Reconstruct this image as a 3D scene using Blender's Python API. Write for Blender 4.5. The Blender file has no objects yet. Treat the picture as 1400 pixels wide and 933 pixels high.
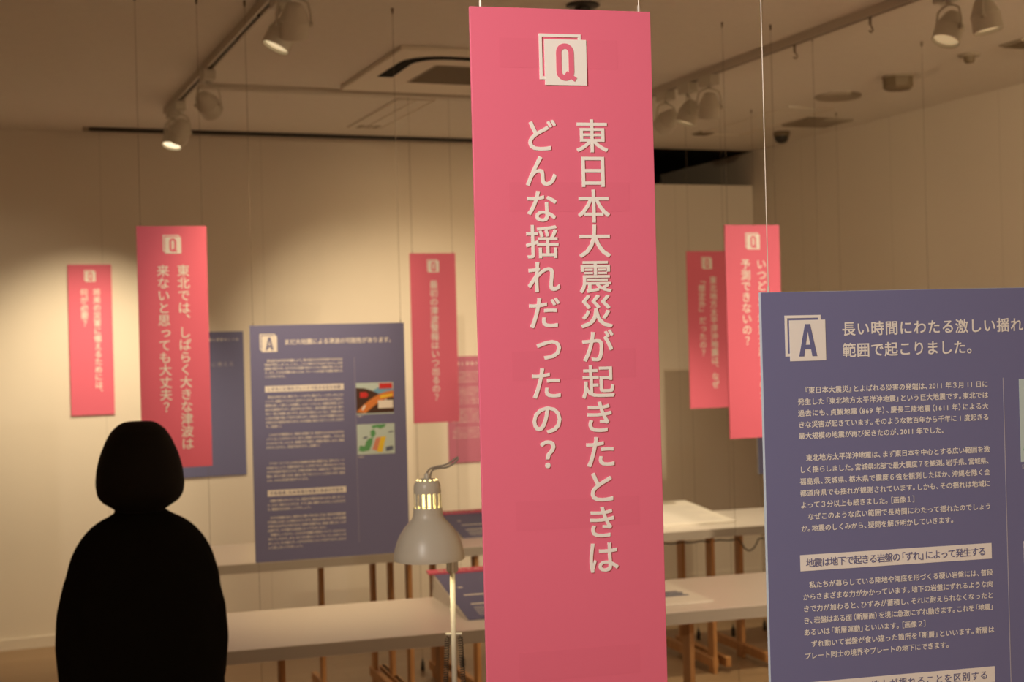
import bpy, bmesh, math, random
from mathutils import Vector, Matrix, Quaternion
random.seed(7)
S = bpy.context.scene
C = S.collection

# ------------------------------------------------------------------ camera, world, lights, exposure
HC, F = 1.62, 1944.0
YAW, ROLL = math.radians(21.8), math.atan(.026)
fwd = Vector((math.sin(YAW), math.cos(YAW), 0))
r0 = Vector((math.cos(YAW), -math.sin(YAW), 0)); up0 = Vector((0, 0, 1))
cr, sr = math.cos(ROLL), math.sin(ROLL)
RV = cr*r0 - sr*up0; UV = sr*r0 + cr*up0
CAM = Vector((0, 0, HC))
cd = bpy.data.cameras.new('camera'); cam = bpy.data.objects.new('camera', cd); C.objects.link(cam)
cd.sensor_width = 36; cd.lens = 50.0; cd.clip_start = .05
m3 = Matrix((RV, UV, -fwd)).transposed()
cam.matrix_world = Matrix.Translation(CAM) @ m3.to_4x4()
cd.dof.use_dof = True; cd.dof.focus_distance = 1.86; cd.dof.aperture_fstop = 8.6
S.camera = cam

S.view_settings.view_transform = 'Standard'; S.view_settings.look = 'None'
S.view_settings.gamma = 1; S.view_settings.use_curve_mapping = False
S.view_settings.exposure = 0.0
W = bpy.data.worlds.new('world'); S.world = W; W.use_nodes = True
W.node_tree.nodes['Background'].inputs[0].default_value = (1, .62, .355, 1)
W.node_tree.nodes['Background'].inputs[1].default_value = .66
WARM = (1, .69, .37); KEY = (1, .92, .84)

def ray(x, y): return ((x-700)*RV + (466.5-y)*UV + F*fwd)/F
def onz(x, y, z): d = ray(x, y); return CAM + d*((z-HC)/d.z)
def ony(x, y, Y): d = ray(x, y); return CAM + d*(Y/d.y)
def at_depth(x, y, D): return CAM + ray(x, y)*D

# ------------------------------------------------------------------ materials
def lin(c): return tuple((v/12.92 if v <= .04045 else ((v+.055)/1.055)**2.4) for v in c)
def mat(name, col, rough=.6, metal=0, noise=0, scale=8, bump=0, emit=None, estr=0, spec=.5):
    m = bpy.data.materials.new(name); m.use_nodes = True; nt = m.node_tree
    b = nt.nodes['Principled BSDF']
    b.inputs['Base Color'].default_value = (*col, 1); b.inputs['Roughness'].default_value = rough
    b.inputs['Metallic'].default_value = metal; b.inputs['Specular IOR Level'].default_value = spec
    if emit: b.inputs['Emission Color'].default_value = (*emit, 1); b.inputs['Emission Strength'].default_value = estr
    if noise or bump:
        tc = nt.nodes.new('ShaderNodeTexCoord'); n = nt.nodes.new('ShaderNodeTexNoise'); n.inputs['Scale'].default_value = scale
        n.inputs['Detail'].default_value = 4
        nt.links.new(tc.outputs['Object'], n.inputs['Vector'])
        if noise:
            r = nt.nodes.new('ShaderNodeValToRGB')
            r.color_ramp.elements[0].position = .3; r.color_ramp.elements[1].position = .7
            r.color_ramp.elements[0].color = (*[v*(1-noise) for v in col], 1)
            r.color_ramp.elements[1].color = (*[min(1, v*(1+noise)) for v in col], 1)
            nt.links.new(n.outputs['Fac'], r.inputs[0]); nt.links.new(r.outputs[0], b.inputs['Base Color'])
        if bump:
            bp = nt.nodes.new('ShaderNodeBump'); bp.inputs['Strength'].default_value = bump; bp.inputs['Distance'].default_value = .002
            nt.links.new(n.outputs['Fac'], bp.inputs['Height']); nt.links.new(bp.outputs[0], b.inputs['Normal'])
    return m

def wall_mat():
    m = mat('wall_paint', (.74, .685, .60), .8, noise=.02, scale=1.5, spec=.2); nt = m.node_tree
    b = nt.nodes['Principled BSDF']
    # thin vertical seams between the wall boards, every .91 m
    tc = nt.nodes.new('ShaderNodeTexCoord'); sx = nt.nodes.new('ShaderNodeSeparateXYZ'); nt.links.new(tc.outputs['Object'], sx.inputs[0])
    ad = nt.nodes.new('ShaderNodeMath'); ad.operation = 'ADD'
    nt.links.new(sx.outputs[0], ad.inputs[0]); nt.links.new(sx.outputs[1], ad.inputs[1])
    dv = nt.nodes.new('ShaderNodeMath'); dv.operation = 'DIVIDE'; dv.inputs[1].default_value = .91; nt.links.new(ad.outputs[0], dv.inputs[0])
    fr = nt.nodes.new('ShaderNodeMath'); fr.operation = 'FRACT'; nt.links.new(dv.outputs[0], fr.inputs[0])
    lt = nt.nodes.new('ShaderNodeMath'); lt.operation = 'LESS_THAN'; lt.inputs[1].default_value = .004; nt.links.new(fr.outputs[0], lt.inputs[0])
    mx = nt.nodes.new('ShaderNodeMix'); mx.data_type = 'RGBA'
    nt.links.new(lt.outputs[0], mx.inputs[0])
    src = b.inputs['Base Color'].links[0].from_socket
    nt.links.new(src, mx.inputs[6]); mx.inputs[7].default_value = (.60, .55, .48, 1)
    nt.links.new(mx.outputs[2], b.inputs['Base Color'])
    return m
def wood_mat(name, c1, c2):
    m = mat(name, c1, .55); nt = m.node_tree; b = nt.nodes['Principled BSDF']
    tc = nt.nodes.new('ShaderNodeTexCoord'); mp = nt.nodes.new('ShaderNodeMapping'); mp.inputs['Scale'].default_value = (40, 40, 3)
    n = nt.nodes.new('ShaderNodeTexNoise'); n.inputs['Scale'].default_value = 1.5; n.inputs['Detail'].default_value = 5
    r = nt.nodes.new('ShaderNodeValToRGB'); r.color_ramp.elements[0].color = (*c1, 1); r.color_ramp.elements[1].color = (*c2, 1)
    r.color_ramp.elements[0].position = .35; r.color_ramp.elements[1].position = .65
    nt.links.new(tc.outputs['Object'], mp.inputs[0]); nt.links.new(mp.outputs[0], n.inputs['Vector'])
    nt.links.new(n.outputs['Fac'], r.inputs[0]); nt.links.new(r.outputs[0], b.inputs['Base Color'])
    return m
def floor_mat():
    m = mat('floor_vinyl', (.30, .20, .115), .45); nt = m.node_tree; b = nt.nodes['Principled BSDF']
    tc = nt.nodes.new('ShaderNodeTexCoord'); br = nt.nodes.new('ShaderNodeTexBrick')
    br.inputs['Color1'].default_value = (.32, .215, .125, 1); br.inputs['Color2'].default_value = (.28, .185, .105, 1)
    br.inputs['Mortar'].default_value = (.22, .145, .08, 1); br.inputs['Scale'].default_value = 1
    br.inputs['Brick Width'].default_value = 1.2; br.inputs['Row Height'].default_value = .12; br.inputs['Mortar Size'].default_value = .002
    nt.links.new(tc.outputs['Object'], br.inputs['Vector']); nt.links.new(br.outputs['Color'], b.inputs['Base Color'])
    return m

M = dict(
    wall=wall_mat(), floor=floor_mat(),
    ceil=mat('ceiling_board', (.76, .72, .66), .9, noise=.015, scale=30, bump=.15, spec=.1),
    dark=mat('recess_shade', (.012, .011, .010), .9, spec=.1),  # near-black in place of the missing light inside the shaft
    pink=mat('pink_board', (.72, .150, .240), .55, spec=.25),
    pinkpatch=mat('pink_tape_patch', (.70, .144, .231), .55, spec=.25),
    white=mat('white_ink', (.80, .78, .74), .55, spec=.2),
    blue=mat('blue_board', (.160, .168, .325), .6, spec=.3),
    ink=mat('blue_ink', (.145, .155, .31), .6, spec=.2),
    mauve=mat('mauve_board', (.50, .17, .27), .6, spec=.2),
    edge=mat('foam_edge', (.52, .60, .68), .7),
    rule=mat('rule_ink', (.40, .39, .46), .6),
    wire=mat('steel_wire', (.62, .57, .49), .4, metal=.3), shadewire=mat('shaded_wire', (.17, .135, .10), .6, spec=.2),  # second one: same wire, glint removed and shade put into its colour
    table=mat('white_laminate', (.74, .70, .66), .32, noise=.01, scale=3),
    apron=mat('grey_edge_band', (.42, .39, .35), .3, noise=.06, scale=2),
    wood=wood_mat('stained_wood', (.42, .20, .07), (.52, .28, .11)),
    lampw=mat('lamp_enamel', (.68, .655, .55), .35),
    steel=mat('brushed_steel', (.5, .48, .45), .3, metal=.9),
    spring=mat('dark_spring', (.07, .055, .04), .5, metal=.2),
    bulb=mat('lit_bulb', (1, .9, .6), .5, emit=(1, .78, .30), estr=2.6),
    spot=mat('spot_grey_enamel', (.58, .55, .47), .45),
    glow=mat('lit_lens', (1, .9, .7), .4, emit=(1, .83, .55), estr=1.3),
    midglow=mat('lit_lens_warm', (.9, .8, .6), .4, emit=(1, .80, .48), estr=.65),
    softglow=mat('dim_lens', (.9, .8, .6), .4, emit=(1, .76, .42), estr=.30),
    rail=mat('track_grey', (.55, .50, .43), .5),
    slot=mat('track_slot', (.03, .025, .02), .6),
    black=mat('black_plastic', (.02, .018, .016), .4),
    cord=mat('grey_cord', (.33, .29, .24), .5),
    plate=mat('ceiling_plate', (.74, .68, .58), .6),
    gril=mat('vent_grey', (.36, .31, .24), .7),
    tan=mat('beige_plastic', (.19, .145, .09), .6),
    paper=mat('paper_white', (.80, .77, .72), .7),
    coat=mat('black_wool', (.008, .0075, .007), .95, spec=.05, bump=.3, scale=300),
    trouser=mat('black_cotton', (.010, .010, .011), .9, spec=.05),
    hair=mat('black_hair', (.007, .006, .0055), .7, spec=.15),
    skin=mat('skin', (.55, .34, .24), .55),
    shoe=mat('black_leather', (.015, .014, .013), .4),
    sky=mat('print_pale_cyan', (.50, .64, .64), .6), green=mat('print_green', (.10, .34, .14), .6),
    orange=mat('print_orange', (.66, .22, .05), .6), red=mat('print_red', (.60, .03, .03), .6),
    yellow=mat('print_yellow', (.80, .58, .04), .6), brown=mat('print_dark_brown', (.06, .025, .015), .6),
    salmon=mat('print_salmon', (.62, .25, .17), .6), azure=mat('print_blue', (.16, .38, .60), .6),
    navy=mat('print_navy', (.10, .13, .22), .6),
)

# ------------------------------------------------------------------ mesh helpers
class MB:
    def __init__(s): s.v = []; s.f = []; s.mi = []; s.cur = 0
    def add(s, vs, fs):
        o = len(s.v); s.v += [tuple(v) for v in vs]
        for f in fs: s.f.append([i+o for i in f]); s.mi.append(s.cur)
        return s
    def box(s, x0, x1, y0, y1, z0, z1, M4=None):
        vs = [Vector((x, y, z)) for z in (z0, z1) for y in (y0, y1) for x in (x0, x1)]
        if M4: vs = [M4 @ v for v in vs]
        return s.add(vs, [(0, 2, 3, 1), (4, 5, 7, 6), (0, 1, 5, 4), (2, 6, 7, 3), (0, 4, 6, 2), (1, 3, 7, 5)])
    def tube(s, pts, r, n=10, cap=True):
        pts = [Vector(p) for p in pts]; rs = r if isinstance(r, (list, tuple)) else [r]*len(pts)
        rings = []; prev = None
        for i, p in enumerate(pts):
            t = (pts[min(i+1, len(pts)-1)] - pts[max(i-1, 0)]).normalized()
            if prev is None:
                a = t.cross(Vector((0, 0, 1)))
                if a.length < 1e-3: a = t.cross(Vector((1, 0, 0)))
            else: a = prev - t*prev.dot(t)
            a.normalize(); prev = a; b = t.cross(a)
            rings.append([p + (a*math.cos(2*math.pi*k/n) + b*math.sin(2*math.pi*k/n))*rs[i] for k in range(n)])
        return s.loft(rings, cap)
    def loft(s, rings, cap=True):
        n = len(rings[0]); vs = [v for r in rings for v in r]; fs = []
        for i in range(len(rings)-1):
            for k in range(n):
                fs.append((i*n+k, i*n+(k+1) % n, (i+1)*n+(k+1) % n, (i+1)*n+k))
        if cap: fs += [tuple(range(n-1, -1, -1)), tuple((len(rings)-1)*n+k for k in range(n))]
        return s.add(vs, fs)
    def lathe(s, prof, n=32, M4=None, cap=True):
        rings = []
        for r, z in prof:
            ring = [Vector((r*math.cos(2*math.pi*k/n), r*math.sin(2*math.pi*k/n), z)) for k in range(n)]
            rings.append([M4 @ v for v in ring] if M4 else ring)
        return s.loft(rings, cap)
    def prism(s, poly, y0, y1):     # polygon in x,z extruded along y
        n = len(poly); vs = [(x, y0, z) for x, z in poly] + [(x, y1, z) for x, z in poly]
        fs = [tuple(range(n)), tuple(range(2*n-1, n-1, -1))] + [(k, k+n, (k+1) % n+n, (k+1) % n) for k in range(n)]
        return s.add(vs, fs)
    def ell(s, c, rx, ry, rz, n=20, m=12, M4=None):
        rings = []
        for i in range(m+1):
            a = math.pi*(i+.02)/(m+.04) - math.pi/2
            ring = [Vector((c[0]+rx*math.cos(a)*math.cos(2*math.pi*k/n), c[1]+ry*math.cos(a)*math.sin(2*math.pi*k/n), c[2]+rz*math.sin(a))) for k in range(n)]
            rings.append([M4 @ v for v in ring] if M4 else ring)
        return s.loft(rings)
    def build(s, name, mats, parent=None, smooth=False, bevel=0, recalc=True):
        me = bpy.data.meshes.new(name); me.from_pydata(s.v, [], s.f)
        for m in (mats if isinstance(mats, (list, tuple)) else [mats]): me.materials.append(m)
        for p, i in zip(me.polygons, s.mi): p.material_index = i
        if recalc:
            bm = bmesh.new(); bm.from_mesh(me); bmesh.ops.recalc_face_normals(bm, faces=bm.faces); bm.to_mesh(me); bm.free()
        if smooth: me.shade_smooth() if hasattr(me, 'shade_smooth') else [setattr(p, 'use_smooth', True) for p in me.polygons]
        o = bpy.data.objects.new(name, me); C.objects.link(o)
        if parent: o.parent = parent
        if bevel:
            b = o.modifiers.new('bevel', 'BEVEL'); b.width = bevel; b.segments = 2; b.limit_method = 'ANGLE'
        return o
def autosmooth(o, deg=40):
    bm = bmesh.new(); bm.from_mesh(o.data)
    for e in bm.edges:
        if len(e.link_faces) == 2: e.smooth = e.calc_face_angle(0) < math.radians(deg)
    for f in bm.faces: f.smooth = True
    bm.to_mesh(o.data); bm.free(); return o
def tag(o, label=None, cat=None, group=None, kind=None):
    if label: o['label'] = label
    if cat: o['category'] = cat
    if group: o['group'] = group
    if kind: o['kind'] = kind
    return o
def empty(name, loc, rz=0):
    o = bpy.data.objects.new(name, None); C.objects.link(o); o.location = loc; o.rotation_euler = (0, 0, rz)
    o.empty_display_size = .05; return o
def struct(name, mb, m, **k):
    o = mb.build(name, m, **k); o['kind'] = 'structure'; return o

# ------------------------------------------------------------------ room
CEIL, YB, XR, XL, Y0 = 2.85, 8.26, 5.07, -3.4, -2.2
struct('floor', MB().box(XL, XR, Y0, YB+.1, -.1, 0), M['floor'])
struct('ceiling', MB().box(XL, XR+.1, Y0, YB-.02, CEIL, CEIL+.1), M['ceil'])
NX = 3.35
struct('wall_back', MB().box(XL, NX, YB, YB+.12, 0, CEIL+.1).box(NX, XR, YB, YB+.08, 0, 2.62), M['wall'])
struct('wall_right', MB().box(XR, XR+.12, Y0, YB+1.4, 0, CEIL+.1), M['wall'])
struct('wall_left', MB().box(XL-.12, XL, Y0, YB+.12, 0, CEIL+.1), M['wall'])
# shaft over the lower stretch of wall, its shade put into near-black colour
struct('shaft_lining', MB().box(NX-.05, NX, YB+.121, YB+1.3, 2.2, 2.95).box(NX, XR, YB+1.3, YB+1.35, 2.2, 2.95)
       .box(NX, XR, YB-.02, YB+1.35, CEIL, 2.95).box(NX, XR, YB+.081, YB+1.3, 2.2, 2.25), M['dark'])
struct('baseboard_back', MB().box(XL, XR, YB-.012, YB, 0, .06), M['wall'])
struct('baseboard_right', MB().box(XR-.012, XR, Y0, YB-.012, 0, .06), M['wall'])

# ------------------------------------------------------------------ lettering
GC = {}
def glyphs(chars, off, ext):
    todo = [c for c in dict.fromkeys(chars) if (c, 0, ext) not in GC and c not in '\u3000 ']
    objs = []
    for c in todo:
        cu = bpy.data.curves.new('glyph', 'FONT'); cu.body = c; cu.extrude = ext/2; cu.resolution_u = 3
        o = bpy.data.objects.new('glyph', cu); C.objects.link(o); objs.append((c, o, cu))
    dg = bpy.context.evaluated_depsgraph_get(); dg.update()
    for c, o, cu in objs:
        me = bpy.data.meshes.new_from_object(o.evaluated_get(dg))
        GC[(c, 0, ext)] = ([(v.co.x, v.co.y, v.co.z+ext/2) for v in me.vertices], [tuple(p.vertices) for p in me.polygons])
        bpy.data.meshes.remove(me)
    for c, o, cu in objs: bpy.data.objects.remove(o); bpy.data.curves.remove(cu)
HALF = set('、。，「」『』（）［］')
def adv(c):
    if c in HALF: return .62
    if c == ' ': return .3
    if ord(c) < 256: return .56
    return 1.0
def put(mb, c, off, ext, x, z, em, sx=1, rot=False, y=0):
    """glyph c with its em box's lower left at x, z (front face towards -y)"""
    if c in '\u3000 ': return
    vs, fs = GC[(c, 0, ext)]
    for i, (ox, oy) in enumerate(((-off, -off), (off, -off), (-off, off), (off, off)) if off else ((0, 0),)):
        out = []
        for gx, gy, gz in vs:
            if rot: gx, gy = .5 + (gy-.38), .38 - (gx-.5)
            out.append((x + (gx+ox)*em*sx, y - gz*em - i*.00004, z + (gy+oy+.12)*em))
        mb.add(out, fs)
def hline(mb, text, x, zc, em, off=.010, width=None, ext=0, y=-.0004):
    glyphs(text, off, ext)
    tot = sum(adv(c) for c in text)*em
    k = width/tot if width else 1
    for c in text:
        a = adv(c)*em
        gx = x
        if c in '「『（［': gx = x - .38*em*.95
        put(mb, c, off, ext, gx, zc-.5*em, em, y=y)
        x += a*k
def vline(mb, text, xc, ztop, em, off=.010, ext=.04, y=0):
    glyphs(text, off, ext)
    for i, c in enumerate(text):
        z = ztop - (i+1)*em; x = xc - em/2; rot = False
        if c in '、。': x += .60*em; z += .60*em
        elif c in 'っゃゅょ': x += .10*em; z += .08*em
        elif c in '「」': rot = True
        elif c in '？': x += .25*em
        put(mb, c, off, ext, x, z, em, rot=rot, y=y)

def q_letter(mb, x0, z0, w, h, y0, y1):
    """condensed Q: stadium ring and a short slanted tail, in the box x0..x0+w, z0..z0+h"""
    n = 12; t = w*.30; r = w/2; cx = x0+r
    def stad(rr, zi):
        p = []
        for k in range(n+1): a = math.pi*k/n; p.append((cx+rr*math.cos(a), z0+h-zi-rr+rr*math.sin(a)))
        for k in range(n+1): a = math.pi+math.pi*k/n; p.append((cx+rr*math.cos(a), z0+zi+rr+rr*math.sin(a)))
        return p
    o, i = stad(r, 0), stad(r-t, t); N = len(o)
    vs = [(x, y0, z) for x, z in o] + [(x, y0, z) for x, z in i] + [(x, y1, z) for x, z in o] + [(x, y1, z) for x, z in i]
    fs = []
    for k in range(N):
        j = (k+1) % N
        fs += [(k, j, N+j, N+k), (2*N+k, 3*N+k, 3*N+j, 2*N+j), (k, 2*N+k, 2*N+j, j), (N+k, N+j, 3*N+j, 3*N+k)]
    mb.add(vs, fs)
    a, b = Vector((cx+w*.02, z0+h*.21)), Vector((x0+w*1.08, z0+h*.03)); d = (b-a).normalized(); nn = Vector((-d.y, d.x))*w*.12
    mb.prism([tuple(a+nn), tuple(a-nn), tuple(b-nn), tuple(b+nn)], y0-.00008, y1)
def a_letter(mb, x0, z0, w, h, y0, y1):
    t = w*.27
    mb.prism([(x0, z0), (x0+w*.36, z0+h), (x0+w*.5, z0+h), (x0+w*.5, z0+h*.80), (x0+t, z0)], y0, y1)
    mb.prism([(x0+w, z0), (x0+w-t, z0), (x0+w*.5, z0+h*.80), (x0+w*.5, z0+h), (x0+w*.64, z0+h)], y0, y1)
    mb.prism([(x0+w*.24, z0+h*.22), (x0+w*.76, z0+h*.22), (x0+w*.72, z0+h*.36), (x0+w*.28, z0+h*.36)], y0-.00005, y1)
def emblem(parent, letter, x, ztop, k, colour, thick):
    """offset outline square behind a filled square carrying the letter; x,ztop = corner of the outline"""
    w, h, lw = .0545*k, .0572*k, .0038*k
    m = MB()
    m.box(x, x+w, -thick, 0, ztop-lw, ztop).box(x, x+lw, -thick, 0, ztop-h, ztop-lw)
    m.box(x+lw, x+.0080*k, -thick, 0, ztop-h, ztop-h+lw).box(x+w-lw, x+w, -thick, 0, ztop-.0080*k, ztop-lw)
    fx, fz = x+.0068*k, ztop-.0068*k
    m.box(fx, fx+w, -thick*1.15, 0, fz-h, fz)
    e = m.build('emblem', M['white'], parent)
    l = MB()
    if letter == 'Q': q_letter(l, fx+w*.27, fz-h*.905, w*.425, h*.82, -thick*1.15-.0004, -thick*1.15)
    else: a_letter(l, fx+w*.25, fz-h*.89, w*.50, h*.79, -thick*1.15-.0004, -thick*1.15)
    l.build('letter', M[colour], e)

def wires(parent, xs, z0, ztop, zbot=None, y=.003, weights=False):
    wm = M['shadewire'] if weights else M['wire']
    """suspension wires with a ceiling hook; lower wires to a small floor weight"""
    for x in xs:
        m = MB(); m.tube([(x, y, z0), (x, y, ztop)], .0007, 6)
        m.tube([(x, y, ztop-.02), (x, y, ztop)], [.003, .005], 8)
        m.tube([(x, y, z0-.004), (x, y, z0+.008)], .0018, 8)
        m.build('wire', wm, parent)
        if weights:
            m = MB(); m.tube([(x, y, .06), (x, y, zbot)], .0007, 6); m.build('wire', wm, parent)
            MB().lathe([(.007, 0), (.010, .003), (.010, .040), (.006, .048), (.002, .066)], 16, Matrix.Translation((x, y, 0))).build('weight', M['black'], parent, smooth=True)

def place(TL, th, w, h):
    d = Vector((math.cos(th), -math.sin(th), 0)); b = Vector(TL) + d*w/2
    return (b.x, b.y, 0)
def banner(TL, th, cols, label, hung=True, k=None, W_=.235, H_=.841, patches=False, weights=True, group='pink question banners'):
    th = math.radians(th); root = empty('question_banner', place(TL, th, W_, H_), -th)
    tag(root, label, 'banner', group)
    zt = TL[2]; k = W_/.235
    MB().box(-W_/2, W_/2, 0, .006, zt-H_, zt).build('board', M['pink'], root, bevel=.0006)
    emblem(root, 'Q', -W_/2+.0870*k, zt-.031, k, 'pink', .0012)
    em = .0431
    xs = [.153*k, .085*k] if len(cols) == 2 else [.119*k]
    for x, t in zip(xs, cols):
        m = MB(); vline(m, t, x-W_/2, zt-.1335, em, y=0, ext=.022); m.build('text_column', M['white'], root)
    if patches:
        for x0, x1, z in ((.035, .185, -.055), (.043, .196, -.230), (.041, .198, -.435), (.041, .198, -.617), (.040, .194, -.800)):
            MB().box(x0-W_/2, x1-W_/2, -.00012, 0, zt+z-.018, zt+z+.018).build('tape_patch', M['pinkpatch'], root)
    if hung: wires(root, [-W_/2+.014, W_/2-.014], zt, CEIL, zt-H_, weights=weights)
    return root

# main banner, close to the lens
mTL = at_depth(642, 8.3, 1.71)
banner(mTL, 8, ['東日本大震災が起きたときは', 'どんな揺れだったの？'],
       'large pink hanging banner in the foreground asking about the great earthquake', W_=.2293, H_=.855, patches=True, weights=False)
banner((.6285, 5.034, 2.0506), 2.9, ['東北では、しばらく大きな津波は', '来ないと思っても大丈夫？'],
       'pink hanging banner right behind the person in black, two columns about tsunami', W_=.238)
banner((.652, YB-.012, 2.108), 0, ['将来の災害に備えるためには、', '何が必要？'],
       'leftmost pink banner flat against the back wall, small two-column lettering', hung=False)
banner((2.1496, 6.7062, 2.0661), 2.9, ['最初の津波警報はいつ出るの？'],
       'narrow pink hanging banner with one single column of lettering, above the desk lamp')
b6 = ony(938.4, 343.8, 6.69)
banner(tuple(b6), 2.9, ['東北地方太平洋沖地震は、なぜ', '「想定外」だったの？'],
       'pink hanging banner farther back at right, half tucked behind its brighter neighbour')
banner((2.8563, 4.8658, 2.0541), 2.9, ['いつどこで地震が起きるのか、', '予測できないの？'],
       'bright pink hanging banner whose lower right the big blue panel covers', W_=.242)

# ------------------------------------------------------------------ answer panels
HEAD_EM = .0213
def vrule(m, x, z0, z1): m.box(x-.0005, x+.0005, -.0003, 0, z1, z0)
def para(m, lines, x, zt, pitch, em, width, full):
    for i, t in enumerate(lines):
        hline(m, t, x, zt-i*pitch, em, width=width if full[i] else None)
def diagram(root, x0, z1, w, h):
    """cut through a sea trench: brown ground, orange plate, red and white tags"""
    m = MB(); mats = ['sky', 'brown', 'orange', 'red', 'white', 'yellow', 'azure']; q = lambda u, v: (x0+u*w, z1-v*h)
    def poly(mi, pts, d): m.cur = mi; m.prism([q(*p) for p in pts], -d, 0)
    poly(0, [(0, 0), (1, 0), (1, 1), (0, 1)], .0003)
    poly(6, [(.45, .25), (.62, .14), (1, .22), (1, .36), (.6, .38)], .0005)
    poly(1, [(0, .15), (.22, .17), (.42, .25), (.60, .36), (1, .30), (1, .96), (0, .96)], .0007)
    N = 12; outer, inner = [], []
    for k in range(N+1):
        t = k/N; outer.append((1.0-t*1.0, .27+.64*t**1.9)); inner.append((1.0-t*.76, .47+.49*t**1.7))
    m.cur = 2
    for k in range(N): m.prism([q(*outer[k]), q(*outer[k+1]), q(*inner[k+1]), q(*inner[k])], -.0009, 0)
    poly(3, [(.62, .03), (.97, .03), (.97, .20), (.62, .20)], .0011)
    poly(3, [(.10, .30), (.26, .29), (.33, .38), (.27, .47), (.10, .47)], .0011)
    poly(5, [(.64, .42), (.97, .37), (.97, .44), (.64, .50)], .0011)
    poly(4, [(.58, .57), (.76, .57), (.79, .52), (.82, .57), (.98, .57), (.98, .82), (.58, .82)], .0011)
    poly(4, [(.13, .84), (.20, .70), (.25, .72), (.18, .87)], .0011)
    m.build('diagram', [M[a] for a in mats], root)
def seamap(root, x0, z1, w, h):
    m = MB(); mats = ['sky', 'green', 'salmon', 'yellow', 'navy', 'white']; q = lambda u, v: (x0+u*w, z1-v*h)
    def poly(mi, pts, d): m.cur = mi; m.prism([q(*p) for p in pts], -d, 0)
    poly(0, [(0, 0), (1, 0), (1, 1), (0, 1)], .0003)
    poly(1, [(.38, .06), (.52, .03), (.78, .02), (.74, .11), (.62, .17), (.54, .12), (.42, .15)], .0005)
    poly(1, [(.36, .22), (.46, .18), (.50, .32), (.44, .44), (.36, .40)], .0005)
    poly(1, [(.30, .48), (.42, .44), (.40, .62), (.32, .86), (.14, .90), (.03, .86), (.06, .70), (.20, .72), (.24, .56)], .0005)
    poly(2, [(.50, .46), (.63, .44), (.53, .90), (.39, .84)], .0006)
    poly(3, [(.63, .44), (.77, .42), (.66, .94), (.52, .92)], .0007)
    poly(4, [(.76, .78), (.95, .74), (.95, .88), (.76, .92)], .0007)
    poly(4, [(.16, .42), (.27, .40), (.27, .46), (.16, .48)], .0007)
    poly(4, [(.84, .27), (.97, .25), (.97, .29), (.84, .31)], .0007)
    m.build('map', [M[a] for a in mats], root)

def answer_panel(TL, th, W_, H_, k, head, body, bars, label, barw=.2785, weights=False, pics=True, hung=True):
    th = math.radians(th); root = empty('answer_panel', place(TL, th, W_, H_), -th); tag(root, label, 'panel', 'dark blue answer panels')
    zt = TL[2]; x0 = -W_/2
    m = MB(); m.cur = 1; m.box(-W_/2, W_/2, .0004, .007, zt-H_, zt)
    m.cur = 0; m.box(-W_/2+.0003, W_/2-.0003, 0, .0004, zt-H_+.0003, zt-.0003)
    m.build('board', [M['blue'], M['edge']], root)
    emblem(root, 'A', x0+.0345*k, zt-.031, k, 'ink', .0005)
    for t, x, z, wd in head:
        m = MB(); hline(m, t, x0+x*k, zt-z, HEAD_EM*k, off=.014, width=wd*k); m.build('heading', M['white'], root)
    for lines, x, z, pitch, full in body:
        m = MB()
        for i, t in enumerate(lines):
            hline(m, t, x0+x*k, zt-z-i*pitch, .0100*k, off=.016, width=barw if full[i] else None)
        m.build('paragraph', M['white'], root)
    for z, h, t in bars or []:
        b = MB().box(x0+.0487*k, x0+.0487*k+barw+.001, -.0003, 0, zt-z-h, zt-z).build('heading_bar', M['white'], root)
        m = MB(); hline(m, t, x0+.0487*k+.0075, zt-z-h/2, .0132*k, off=.008, width=barw-.016, y=-.0006); m.build('lettering', M['ink'], b)
    m = MB(); vrule(m, x0+.3735*k, zt-.122, zt-.793); m.build('rule', M['rule'], root)
    if pics:
        diagram(root, x0+.3765*k, zt-.2165, .1385*k, .1150) if pics == 1 else seamap(root, x0+.3990*k, zt-.1245, .150*k, .1130)
        if pics == 1: seamap(root, x0+.3765*k, zt-.3670, .1385*k, .1100)
        else: MB().box(x0+.4000*k, x0+.540*k, -.0003, 0, zt-.43, zt-.3455).build('picture', M['paper'], root)
        for i, (cx, cz) in enumerate([(.3775, -.3370), (.3775, -.4850)] if pics == 1 else [(.399, -.2440)]):
            m = MB(); hline(m, '［画像%d］' % (i+1), x0+cx*k, zt+cz, .0062*k, off=.004); m.build('caption', M['white'], root)
    if hung: wires(root, [-W_/2+.012, W_/2-.012], zt, CEIL, zt-H_, weights=weights)
    return root

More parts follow.
